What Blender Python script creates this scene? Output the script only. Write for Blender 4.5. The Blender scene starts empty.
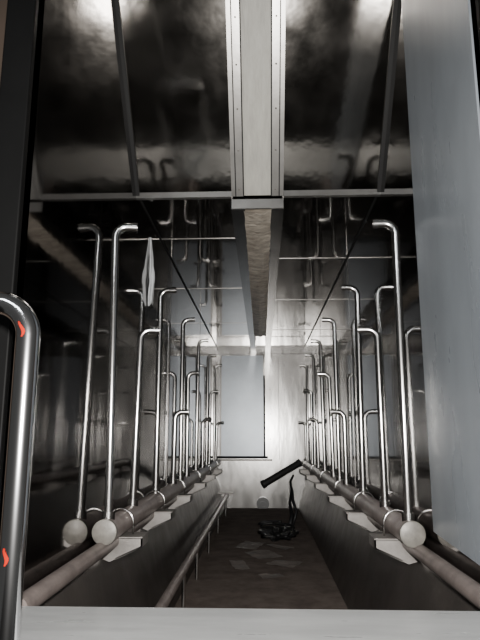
import bpy, bmesh, math, random
from mathutils import Vector, Matrix, noise
random.seed(4)
H=0.853   # eye height over tank floor; geometry below is authored relative to eye level
S=bpy.context.scene

# ---------------- materials ----------------
def mat(name, col, metal=0.0, rough=0.5, var=0.0, vscale=3.0, stretch=(1,1,1), bump=0.0, bscale=20, rvar=0.0, col2=None, spec=0.5, bstretch=None):
    m=bpy.data.materials.new(name); m.use_nodes=True
    nt=m.node_tree; n=nt.nodes; b=n['Principled BSDF']
    b.inputs['Base Color'].default_value=(*col,1); b.inputs['Metallic'].default_value=metal
    b.inputs['Roughness'].default_value=rough; b.inputs['Specular IOR Level'].default_value=spec
    tc=n.new('ShaderNodeTexCoord'); mp=n.new('ShaderNodeMapping'); mp.inputs['Scale'].default_value=stretch
    nt.links.new(tc.outputs['Object'],mp.inputs['Vector'])
    if var>0 or col2:
        no=n.new('ShaderNodeTexNoise'); no.inputs['Scale'].default_value=vscale; no.inputs['Detail'].default_value=7
        no.inputs['Roughness'].default_value=0.65
        nt.links.new(mp.outputs[0],no.inputs['Vector'])
        r=n.new('ShaderNodeValToRGB'); r.color_ramp.elements[0].position=0.35; r.color_ramp.elements[1].position=0.65
        c2=col2 if col2 else tuple(c*(1-var) for c in col)
        r.color_ramp.elements[0].color=(*c2,1); r.color_ramp.elements[1].color=(*col,1)
        nt.links.new(no.outputs['Fac'],r.inputs['Fac']); nt.links.new(r.outputs['Color'],b.inputs['Base Color'])
    if rvar>0:
        n2=n.new('ShaderNodeTexNoise'); n2.inputs['Scale'].default_value=vscale*1.7; n2.inputs['Detail'].default_value=5
        nt.links.new(mp.outputs[0],n2.inputs['Vector'])
        mr=n.new('ShaderNodeMapRange'); mr.inputs['From Min'].default_value=0.3; mr.inputs['From Max'].default_value=0.7
        mr.inputs['To Min'].default_value=max(0.02,rough-rvar); mr.inputs['To Max'].default_value=rough+rvar
        nt.links.new(n2.outputs['Fac'],mr.inputs['Value']); nt.links.new(mr.outputs[0],b.inputs['Roughness'])
    if bump>0:
        n3=n.new('ShaderNodeTexNoise'); n3.inputs['Scale'].default_value=bscale; n3.inputs['Detail'].default_value=3
        mb=n.new('ShaderNodeMapping'); mb.inputs['Scale'].default_value=bstretch or stretch
        nt.links.new(tc.outputs['Object'],mb.inputs['Vector'])
        nt.links.new(mb.outputs[0],n3.inputs['Vector'])
        bp=n.new('ShaderNodeBump'); bp.inputs['Strength'].default_value=bump; bp.inputs['Distance'].default_value=0.01
        nt.links.new(n3.outputs['Fac'],bp.inputs['Height']); nt.links.new(bp.outputs[0],b.inputs['Normal'])
    return m
M_wall=mat('stainless_wall',(0.34,0.33,0.325),1,0.065,var=0.15,vscale=2.5,stretch=(1,1.6,0.5),bump=0.06,bscale=3,rvar=0.025)
M_ceil=mat('stainless_ceiling',(0.28,0.27,0.26),1,0.06,var=0.2,vscale=3,bump=0.08,bscale=3,rvar=0.02)
M_hood=mat('stainless_hood',(0.22,0.207,0.19),1,0.10,var=0.2,vscale=4,bump=0.12,bscale=6,rvar=0.025,bstretch=(1,1,1.3))
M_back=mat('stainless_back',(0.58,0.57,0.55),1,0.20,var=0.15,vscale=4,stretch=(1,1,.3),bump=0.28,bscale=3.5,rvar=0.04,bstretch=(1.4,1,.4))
M_door=mat('door_steel',(0.37,0.40,0.43),0.85,0.33,var=0.12,vscale=4,bump=0.06,bscale=3)
M_film=mat('protective_film',(0.22,0.243,0.268),0.1,0.30,var=0.28,vscale=2.2,stretch=(1,1.5,0.5),bump=0.08,bscale=3,rvar=0.06)
M_pipe=mat('polished_tube',(0.70,0.69,0.67),1,0.19,var=0.15,vscale=8)
M_head=mat('header_tube',(0.33,0.28,0.26),0.3,0.42,vscale=14,col2=(0.20,0.165,0.155),bump=0.05)
M_rail2=mat('support_rail_steel',(0.22,0.185,0.17),0.3,0.42,vscale=14,col2=(0.13,0.107,0.10),bump=0.05)
M_cap=mat('cap_steel',(0.19,0.18,0.16),0.2,0.45,var=0.4,vscale=30,bump=0.15)
M_brk=mat('bracket_steel',(0.34,0.32,0.30),0.5,0.40,var=0.35,vscale=12)
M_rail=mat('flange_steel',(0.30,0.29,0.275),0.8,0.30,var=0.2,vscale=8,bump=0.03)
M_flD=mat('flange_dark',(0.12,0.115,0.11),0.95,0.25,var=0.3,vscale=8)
M_strip=mat('seal_strip_clean',(0.36,0.35,0.31),0.0,0.5,var=0.2,vscale=8,stretch=(6,1,1),bump=0.3,bscale=12)
M_strD=mat('seal_strip_dirty',(0.66,0.60,0.51),0.1,0.5,vscale=9,stretch=(1,3,1),col2=(0.28,0.235,0.19),bump=0.5,bscale=18)
M_pan=mat('tank_side_steel',(0.085,0.075,0.068),0.4,0.34,vscale=5,var=0.35,bump=0.08,rvar=0.05)
M_floor=mat('dirty_floor',(0.20,0.165,0.145),0.0,0.8,vscale=7,col2=(0.12,0.098,0.085),bump=0.15,bscale=12,spec=0.15)
M_sill=mat('sill_steel',(0.50,0.51,0.51),0.4,0.34,var=0.2,vscale=10,stretch=(0.4,2,1),rvar=0.08)
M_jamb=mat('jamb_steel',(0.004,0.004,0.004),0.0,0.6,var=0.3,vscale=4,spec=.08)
M_brown=mat('brown_paint',(0.05,0.036,0.027),0.0,0.7,var=0.2,vscale=2,spec=.2)
M_conc=mat('workshop_concrete',(0.05,0.047,0.043),0.0,0.85,var=0.3,vscale=3,spec=.2)
M_chrome=mat('chrome_rail',(0.75,0.75,0.76),1,0.15)
M_red=mat('red_tape',(0.26,0.010,0.003),0,0.8,spec=0.05)
M_white=mat('white_plastic',(0.62,0.64,0.65),0,0.5,var=0.25,vscale=14,bump=0.6,bscale=30)
M_black=mat('black_rubber',(0.012,0.012,0.013),0,0.5,bump=0.3)
M_paper=mat('scrap_sheet',(0.27,0.235,0.21),0,0.6,var=0.5,vscale=8)
M_dark=mat('seam_dark',(0.012,0.012,0.012),0.0,0.6,spec=.2)
M_grey=mat('drain_steel',(0.10,0.10,0.10),0.7,0.35)

# ---------------- helpers ----------------
def link(name,me,m=None,parent=None):
    o=bpy.data.objects.new(name,me); S.collection.objects.link(o)
    if m: me.materials.append(m)
    if parent: o.parent=parent
    else: o.location.z+=H
    return o
def empty(name):
    o=bpy.data.objects.new(name,None); o.empty_display_size=0.05; S.collection.objects.link(o); o.location.z+=H; return o
def fin(bm,name,m,parent=None,smooth=False,bevel=0):
    me=bpy.data.meshes.new(name); bmesh.ops.recalc_face_normals(bm,faces=bm.faces); bm.to_mesh(me); bm.free()
    if smooth:
        for p in me.polygons: p.use_smooth=True
    o=link(name,me,m,parent)
    if bevel:
        b=o.modifiers.new('b','BEVEL'); b.width=bevel; b.segments=2
    return o
def abox(bm,x0,x1,y0,y1,z0,z1,mi=0):
    r=bmesh.ops.create_cube(bm,size=1)
    for v in r['verts']:
        v.co=Vector(((x0+x1)/2+v.co.x*(x1-x0),(y0+y1)/2+v.co.y*(y1-y0),(z0+z1)/2+v.co.z*(z1-z0)))
def box(name,x0,x1,y0,y1,z0,z1,m,parent=None,bevel=0):
    bm=bmesh.new(); abox(bm,x0,x1,y0,y1,z0,z1); return fin(bm,name,m,parent,bevel=bevel)
def prism(bm,poly,axis,a,b):
    def P(p,t): return (t,p[0],p[1]) if axis=='x' else (p[0],t,p[1])
    A=[bm.verts.new(P(p,a)) for p in poly]; B=[bm.verts.new(P(p,b)) for p in poly]
    bm.faces.new(A); bm.faces.new(B[::-1])
    n=len(poly)
    for i in range(n): bm.faces.new([A[i],A[(i+1)%n],B[(i+1)%n],B[i]])
def sweep(bm,pts,r,seg=16,hollow=0):
    pts=[Vector(p) for p in pts]; n=len(pts); rings=[]
    t=(pts[1]-pts[0]).normalized(); up=Vector((0,0,1)) if abs(t.z)<.9 else Vector((0,1,0))
    nrm=t.cross(up).normalized()
    for i,p in enumerate(pts):
        tt=(pts[min(i+1,n-1)]-pts[max(i-1,0)]).normalized()
        nrm=(nrm-tt*nrm.dot(tt)).normalized(); bn=tt.cross(nrm)
        rr=r[i] if isinstance(r,(list,tuple)) else r
        rings.append([bm.verts.new(p+nrm*math.cos(a)*rr+bn*math.sin(a)*rr) for a in [2*math.pi*k/seg for k in range(seg)]])
    for i in range(n-1):
        A=rings[i];B=rings[(i+1)%n]
        for k in range(seg): bm.faces.new([A[k],A[(k+1)%seg],B[(k+1)%seg],B[k]])
    bm.faces.new(rings[0])
    if hollow:
        tt=(pts[-1]-pts[-2]).normalized(); c=pts[-1]
        R2=[bm.verts.new(c+(v.co-c)*hollow) for v in rings[-1]]
        R3=[bm.verts.new(c+(v.co-c)*hollow-tt*0.02) for v in rings[-1]]
        for A,B in((rings[-1],R2),(R2,R3)):
            for k in range(seg): bm.faces.new([A[k],A[(k+1)%seg],B[(k+1)%seg],B[k]])
        bm.faces.new(R3)
    else: bm.faces.new(rings[-1])
def autosm(o,ang=40):
    me=o.data
    for p in me.polygons: p.use_smooth=True
    bm=bmesh.new(); bm.from_mesh(me)
    for e in bm.edges:
        if len(e.link_faces)==2 and e.calc_face_angle(0)>math.radians(ang): e.smooth=False
    bm.to_mesh(me); bm.free(); return o

CX=-0.0145; WL=-0.573; WR=0.544; YB=7.2; YF=1.30
ZC=1.10; ZF=-0.853; ZK=-0.43; HY=2.5
# ---------------- shell ----------------
def side_wall(name,x,s):
    bm=bmesh.new()
    poly=[(YF,ZK),(YB,ZK),(YB,ZC),(HY,ZC),(HY,ZC+0.02),(1.55,2.25),(YF,2.25)]
    prism(bm,poly,'x',x,x+s*0.03)
    return fin(bm,name,M_wall)
wl=side_wall('wall_left',WL,-1); wr=side_wall('wall_right',WR,1)
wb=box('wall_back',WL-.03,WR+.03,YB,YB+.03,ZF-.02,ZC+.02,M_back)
box('ceiling',WL-.03,WR+.03,HY,YB,ZC,ZC+.03,M_ceil)
FW=0.435
box('floor',CX-FW-.02,CX+FW+.02,YF,YB,ZF-.03,ZF,M_floor)
for nm,s,w in(('wall_left_tank_slope',-1,WL),('wall_right_tank_slope',1,WR)):
    bm=bmesh.new(); prism(bm,[(w,ZK),(CX+s*FW,ZF),(CX+s*(FW+.02),ZF),(w+s*.03,ZK)],'y',YF,YB); fin(bm,nm,M_pan)
box('wall_front_tank',WL,WR,YF-.03,YF,-1.25,-.375,M_pan)
def hoodp(y): return ZC-.02+(HY-y)*1.22
def slab(name,x0,x1,m,off0,off1,y0=1.45,y1=HY,parent=None):
    bm=bmesh.new(); n=Vector((0,-0.773,-0.634))
    a=Vector((0,y1,hoodp(y1))); b=Vector((0,y0,hoodp(y0)))
    vs=[]
    for x in(x0,x1):
        for p in(a,b):
            for o_ in(off0,off1):
                q=p+n*o_; vs.append(bm.verts.new((x,q.y,q.z)))
    bmesh.ops.convex_hull(bm,input=vs)
    return fin(bm,name,m,parent)
slab('ceiling_hood_panel',WL,CX-.10,M_hood,-.02,0)
slab('ceiling_hood_panel',CX+.10,WR,M_hood,-.02,0)
bm=bmesh.new(); abox(bm,WL,CX-.115,HY-.012,HY+.012,ZC-.032,ZC+.0); abox(bm,CX+.115,WR,HY-.012,HY+.012,ZC-.032,ZC); fin(bm,'trim_hood_lip',M_rail)
for s,w in((-1,WL),(1,WR)):
    a,b=sorted((w,w-s*.016)); slab('trim_hood_corner',a,b,M_dark,0,.010)
cs=empty('overhead_conveyor_slot')
for i,s in enumerate((-1,1)):
    a,b=sorted((CX+s*.062,CX+s*.118))
    slab('hood_flange_%d'%i,a,b,M_rail,0,.02,parent=cs)
    a,b=sorted((CX+s*.096,CX+s*.101))
    slab('hood_groove_%d'%i,a,b,M_dark,.02,.0215,parent=cs)
    a,b=sorted((CX+s*.060,CX+s*.066))
    slab('hood_edge_%d'%i,a,b,M_dark,.02,.0215,parent=cs)
    a,b=sorted((CX+s*.058,CX+s*.12))
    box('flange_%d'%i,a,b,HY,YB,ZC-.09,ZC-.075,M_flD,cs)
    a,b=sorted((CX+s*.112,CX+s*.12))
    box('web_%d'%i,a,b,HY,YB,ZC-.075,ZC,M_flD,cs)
slab('hood_seal_strip',CX-.062,CX+.062,M_strip,-.01,.008,parent=cs)
bm=bmesh.new(); N=80; prev=None
for i in range(N+1):
    y=HY-.01+(5.9-HY)*i/N; row=[]
    for k in range(9):
        x=CX-.062+.124*k/8+random.uniform(-.002,.002); z=ZC-.097-.012*math.sin(k/8*math.pi)+random.uniform(-.005,.005)
        row.append(bm.verts.new((x,y,z)))
    if prev:
        for k in range(8): bm.faces.new([prev[k],prev[k+1],row[k+1],row[k]])
    prev=row
fin(bm,'seal_strip',M_strD,cs,smooth=True)
box('strip_backing',CX-.06,CX+.06,HY,5.95,ZC-.08,ZC-.07,M_strD,cs)
box('end_plate',CX-.118,CX+.118,HY-.012,HY,ZC-.090,ZC-.045,M_rail,cs)
bm=bmesh.new()
for s in(-1,1):
    for k in range(9):
        y=1.6+k*.11; p=Vector((CX+s*.082,y,hoodp(y)))+Vector((0,-0.773,-0.634))*.021
        bmesh.ops.create_uvsphere(bm,u_segments=8,v_segments=6,radius=.004,matrix=Matrix.Translation(p))
fin(bm,'rivets',M_cap,cs,smooth=True)
bm=bmesh.new()
for y in(3.15,4.3,5.7): abox(bm,WL,CX-.125,y,y+.004,ZC-.003,ZC); abox(bm,CX+.125,WR,y+.4,y+.404,ZC-.003,ZC)
fin(bm,'trim_ceiling_seams',M_rail)
bm=bmesh.new()
for x in(WL+.0,WR-.006): abox(bm,x,x+.006,HY+.02,YB,ZC-.006,ZC)
fin(bm,'trim_ceiling_corner',M_dark)
bm=bmesh.new()
for y in(3.55,5.3):
    abox(bm,WL,WL+.002,y,y+.005,ZK,ZC)
    abox(bm,WR-.002,WR,y,y+.005,ZK,ZC)
fin(bm,'trim_wall_seams',M_flD)
bm=bmesh.new(); prism(bm,[(YF+.03,-.33),(1.95,-.30),(1.94,1.75),(1.62,2.2),(YF+.03,2.2)],'x',WR-.006,WR); fin(bm,'protective_film',M_film,wr)
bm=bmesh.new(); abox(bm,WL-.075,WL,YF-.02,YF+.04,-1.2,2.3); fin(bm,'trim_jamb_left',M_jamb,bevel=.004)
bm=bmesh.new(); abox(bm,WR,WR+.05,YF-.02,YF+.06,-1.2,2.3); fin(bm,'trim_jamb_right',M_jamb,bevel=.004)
box('wall_outside_left',-2.5,WL-.075,YF+.05,YF+.1,-1.25,2.6,M_brown)
box('wall_outside_right',WR+.05,2.5,YF+.05,YF+.1,-1.25,2.6,M_brown)
box('floor_workshop',-2.5,2.5,-4.0,YF+.05,-1.30,-1.25,M_conc)
bm=bmesh.new(); prism(bm,[(1.05,-.362),(YF+.03,-.362),(YF+.03,-.385),(1.07,-.385),(1.07,-.50),(1.05,-.50)],'x',WL-.02,WR+.06); fin(bm,'tank_front_sill',M_sill,bevel=.003)

# ---------------- back wall door ----------------
d=empty('door_back')
DX0,DX1=-.50,.015
box('leaf',DX0,DX1,YB-.012,YB,-.26,.97,M_door,d)
box('frame_right',DX1,DX1+.022,YB-.035,YB,-.27,.72,M_dark,d)
box('frame_bottom',DX0-.06,DX1+.05,YB-.035,YB,-.280,-.252,M_dark,d)
box('frame_left',DX0-.02,DX0,YB-.03,YB,-.27,.97,M_rail,d)
box('threshold_shelf',DX0-.06,DX1+.10,YB-.08,YB,-.305,-.287,M_brk,d)
bm=bmesh.new()
for x in(.10,.28,.44):
    for z in(-.05,.25,.55,.85): bmesh.ops.create_uvsphere(bm,u_segments=8,v_segments=6,radius=.006,matrix=Matrix.Translation((x,YB-.003,z)))
abox(bm,.20,.205,YB-.008,YB,-.3,1.05)
abox(bm,WL+.02,CX-.13,YB-.006,YB,.985,.995); abox(bm,CX+.13,WR-.02,YB-.006,YB,.985,.995)
fin(bm,'trim_back_wall_seam',M_flD)

# ---------------- manifolds and risers ----------------
PZ=-.316; PR=.040; PY0=2.0; PY1=6.95
TALL=[2.045,2.93,3.80,4.68,5.56,6.4]; MID=[2.42,4.12,5.85]; LOW=[3.5,5.2,6.65]
def riser(x,y,top,s,parent,lean=None):
    ang=random.uniform(-.15,.15); dx=Vector((s*math.cos(ang),math.sin(ang),0))
    if lean is None: lean=random.uniform(-.012,.012)
    r=.0145; br=.042; pts=[]
    base=Vector((x,y,PZ+PR*.8))
    pts.append(base)
    for k in range(1,6): pts.append(Vector((x+lean*k/5,y,base.z+(top-br-base.z)*k/5)))
    c=pts[-1]+dx*br
    for k in range(1,9):
        a=math.pi/2*k/8; pts.append(c-dx*br*math.cos(a)+Vector((0,0,br*math.sin(a))))
    pts.append(pts[-1]+dx*.036)
    bm=bmesh.new(); sweep(bm,pts,r,16,hollow=.8)
    sweep(bm,[base-Vector((0,0,.004)),base+Vector((0,0,.028))],.0215,12)
    e=pts[-1]; sweep(bm,[e-dx*.016,e+dx*.001],.0168,16,hollow=.75)
    return autosm(fin(bm,'spray_riser_pipe',M_pipe,parent))
for s,xw in((-1,CX-.510),(1,CX+.499)):
    mn=empty('spray_manifold')
    bm=bmesh.new(); sweep(bm,[(xw,PY0,PZ),(xw,PY1,PZ)],PR,28); autosm(fin(bm,'header_pipe',M_head,mn))
    bm=bmesh.new(); sweep(bm,[(xw,PY0-.006,PZ),(xw,PY0-.004,PZ),(xw,PY0+.012,PZ)],[PR*.93,PR*1.03,PR*1.03],28); autosm(fin(bm,'end_cap',M_cap,mn))
    for j,y in enumerate(TALL): riser(xw,y,.765 if j==0 else .75+random.uniform(-.01,.01),-s,mn,(s*.008 if s>0 else s*.018) if j==0 else None)
    for y in MID: riser(xw,y,.43+random.uniform(-.01,.01),-s,mn)
    for y in LOW: riser(xw,y,.135,-s,mn)
    for i,y in enumerate((2.16,2.85,3.6,4.5,5.4,6.3)):
        xi=xw-s*.095; w=(WL if s<0 else WR)-s*.002
        bm=bmesh.new()
        prism(bm,[(xw-s*.03,PZ-.045),(xi,PZ-.045),(xi,PZ-.075),(xw+s*.02,PZ-.125),(w,PZ-.115),(w,PZ-.045)],'y',y,y+.006)
        abox(bm,min(w,xi),max(w,xi),y,y+.11,PZ-.047,PZ-.041)
        prism(bm,[(xi,PZ-.047),(xi,PZ-.075),(xw-s*.0,PZ-.118),(xw-s*.0,PZ-.112),(xi+s*.006,PZ-.072),(xi+s*.006,PZ-.047)],'y',y,y+.11)
        fin(bm,'bracket_plate',M_brk,mn)
        bm=bmesh.new(); pts=[]
        for k in range(17):
            a=math.pi*k/16; pts.append((xw+math.cos(a)*(PR+.009),y+.055,PZ+math.sin(a)*(PR+.009)))
        pts=[(pts[0][0],y+.055,PZ-.04)]+pts+[(pts[-1][0],y+.055,PZ-.04)]
        sweep(bm,pts,.0035,8); fin(bm,'u_bolt',M_pipe,mn,smooth=True)
    xr=CX+s*.522
    bm=bmesh.new(); sweep(bm,[(xr,YF+.04,-.372),(xr,6.9,-.372)],.024,20); autosm(fin(bm,'support_rail',M_rail2,mn))

hr=empty('drain_rail')
bm=bmesh.new(); sweep(bm,[(-.40,1.9,-.66),(-.40,6.75,-.66)],.022,18); autosm(fin(bm,'tube',M_head,hr))
for i,y in enumerate((2.5,3.1,3.7,4.5,5.4,6.5)):
    bm=bmesh.new(); sweep(bm,[(-.40,y,-.66),(-.40,y,ZF+.001)],.010,10); autosm(fin(bm,'leg_%d'%i,M_pipe,hr))
box('end_plate',-.50,-.33,6.70,6.78,-.645,-.63,M_brk,hr)

# ---------------- chrome handrail in front ----------------
g=empty('chrome_handrail')
hx,hy=-.408,.985; pts=[(hx,hy,-.75),(hx,hy,-.3),(hx,hy,.17)]
for k in range(1,11):
    a=math.pi/2*k/10; pts.append((hx-.06+.06*math.cos(a),hy,.17+.06*math.sin(a)))
pts.append((hx-.35,hy,.23))
bm=bmesh.new(); sweep(bm,pts,.0205,28); autosm(fin(bm,'tube',M_chrome,g))
for z0,z1 in((.165,.192),(-.205,-.178)):
    bm=bmesh.new(); prev=None
    for k in range(7):
        t=k/6; z=z0+(z1-z0)*t; row=[]
        w=.05+.10*math.sin(t*math.pi)
        for j in range(4):
            a=-math.pi/2-.15+(j/3-.5)*w*2.2+.15*math.sin(t*5)
            off=-(max(0,z-.17)**2)*8
            row.append(bm.verts.new((hx+off+math.cos(a)*.0211,hy+math.sin(a)*.0211,z)))
        if prev:
            for j in range(3): bm.faces.new([prev[j],prev[j+1],row[j+1],row[j]])
        prev=row
    fin(bm,'red_mark',M_red,g)

# ---------------- hanging plastic bag (lies against the wall) ----------------
bm=bmesh.new(); prev=None; N=30
for i in range(N+1):
    t=i/N; z=1.0-.35*t; w=.003+.011*min(1,t*1.5)*(1-.35*max(0,t-.75)/.25)
    row=[]
    for k in range(28):
        a=2*math.pi*k/28; rr=1+.20*math.sin(a*4+t*4)+.35*noise.noise(Vector((math.cos(a)*1.5,math.sin(a)*1.5,t*7)))
        row.append(bm.verts.new((max(-.5725,-.572+w+rr*math.cos(a)*w),2.84+rr*math.sin(a)*w*2.2,z+.018*math.cos(a*2+.6)*t)))
    if prev:
        for k in range(28): bm.faces.new([prev[k],prev[(k+1)%28],row[(k+1)%28],row[k]])
    prev=row
bm.faces.new(prev)
fin(bm,'hanging_plastic_bag',M_white,smooth=True)

# ---------------- fallen pipe, drain, debris ----------------
bm=bmesh.new(); a=Vector((.0,6.9,-.56)); b=Vector((.44,7.05,-.32)); dd=(b-a).normalized()
sweep(bm,[a,b],.040,24,hollow=.85); sweep(bm,[a-dd*.005,a+dd*.03],.047,24); sweep(bm,[b-dd*.03,b+dd*.004],.045,24,hollow=.8)
autosm(fin(bm,'tilted_drain_pipe',M_grey))
bm=bmesh.new(); sweep(bm,[(.0,YB-.05,-.80),(.0,YB-.001,-.80)],.075,28,hollow=.8); sweep(bm,[(.0,YB-.06,-.80),(.0,YB-.04,-.80)],.03,14)
autosm(fin(bm,'drain_outlet',M_grey))
hb=empty('black_hose_pile')
bm=bmesh.new()
base=Vector((.14,5.45,ZF+.02)); pts=[]
for i in range(80):
    t=i/79; a=t*11; r_=.085+.03*math.sin(t*9)
    pts.append(base+Vector((r_*1.3*math.cos(a)+.03*math.sin(t*20),.2*math.sin(a*.8)+.2*(t-.5),.01+.03*abs(math.sin(t*11)))))
sweep(bm,pts,.011,8)
p2=[Vector((.24,5.55,ZF+.02)),Vector((.27,5.65,ZF+.12)),Vector((.255,5.75,ZF+.22)),Vector((.28,5.9,ZF+.33)),Vector((.275,6.0,ZF+.40)),Vector((.31,6.1,ZF+.45))]
sweep(bm,p2,[.022,.02,.012,.014,.011,.010],8)
sweep(bm,[Vector((.28,5.75,ZF+.02)),Vector((.32,5.8,ZF+.13)),Vector((.29,5.85,ZF+.24)),Vector((.285,5.9,ZF+.33))],[.014]*4,8)
fin(bm,'hose',M_black,hb,smooth=True)
bm=bmesh.new(); bmesh.ops.create_icosphere(bm,subdivisions=4,radius=1)
for v in bm.verts:
    n_=noise.noise(v.co*2.2)*.6+noise.noise(v.co*5)*.25
    v.co=Vector((.13+v.co.x*.14*(1+n_),5.30+v.co.y*.25*(1+n_),ZF+.002+max(0,v.co.z)*.05*(1+n_*1.5)))
fin(bm,'liner',M_black,hb)
for (x,y,w,h,a) in((.0,4.45,.10,.13,.4),(.14,4.15,.08,.10,1.1),(-.10,4.8,.09,.14,-.3),(.12,4.75,.05,.12,.8),(-.16,4.1,.05,.14,.2),(.05,3.8,.07,.05,.3)):
    bm=bmesh.new(); prev=None
    for i in range(9):
        row=[]
        for j in range(9):
            u,v=(i/8-.5)*2*w,(j/8-.5)*2*h
            q=Vector((u*math.cos(a)-v*math.sin(a)+x,u*math.sin(a)+v*math.cos(a)+y,ZF+.002+.010*abs(noise.noise(Vector((u*9+x*7,v*9+y,0))))*2))
            row.append(bm.verts.new(q))
        if prev:
            for j in range(8): bm.faces.new([prev[j],prev[j+1],row[j+1],row[j]])
        prev=row
    fin(bm,'scrap_sheet',M_paper,smooth=True)
# ---------------- lights ----------------
w=bpy.data.worlds.new('world'); S.world=w; w.use_nodes=True
w.node_tree.nodes['Background'].inputs[0].default_value=(0.85,0.85,0.82,1); w.node_tree.nodes['Background'].inputs[1].default_value=0.07
ld=bpy.data.lights.new('camera_flash','SPOT'); ld.energy=350; ld.shadow_soft_size=.025; ld.spot_size=math.radians(110); ld.spot_blend=.8; ld.color=(1,.97,.93)
lo=bpy.data.objects.new('camera_flash',ld); S.collection.objects.link(lo); lo.location=(.02,-.02,H+.09); lo.rotation_euler=(math.radians(92),0,math.radians(1))
la=bpy.data.lights.new('handrail_fill_light','AREA'); la.shape='RECTANGLE'; la.size=1.4; la.size_y=.25; la.energy=30; la.color=(.93,.97,1)  # unseen area light added behind the camera to put highlights on the handrail
lo=bpy.data.objects.new('handrail_fill_light',la); S.collection.objects.link(lo); lo.location=(-.9,-1.6,H+1.9)
lo.rotation_euler=(Vector((0,2.5,H))-lo.location).to_track_quat('-Z','Y').to_euler()
# ---------------- camera ----------------
cd=bpy.data.cameras.new('camera'); co=bpy.data.objects.new('camera',cd); S.collection.objects.link(co)
cd.sensor_width=36; cd.lens=36*580/640; cd.clip_start=.02
co.location=(0,0,H); co.rotation_euler=(math.radians(90+11.2),0,math.radians(2.17)); S.camera=co
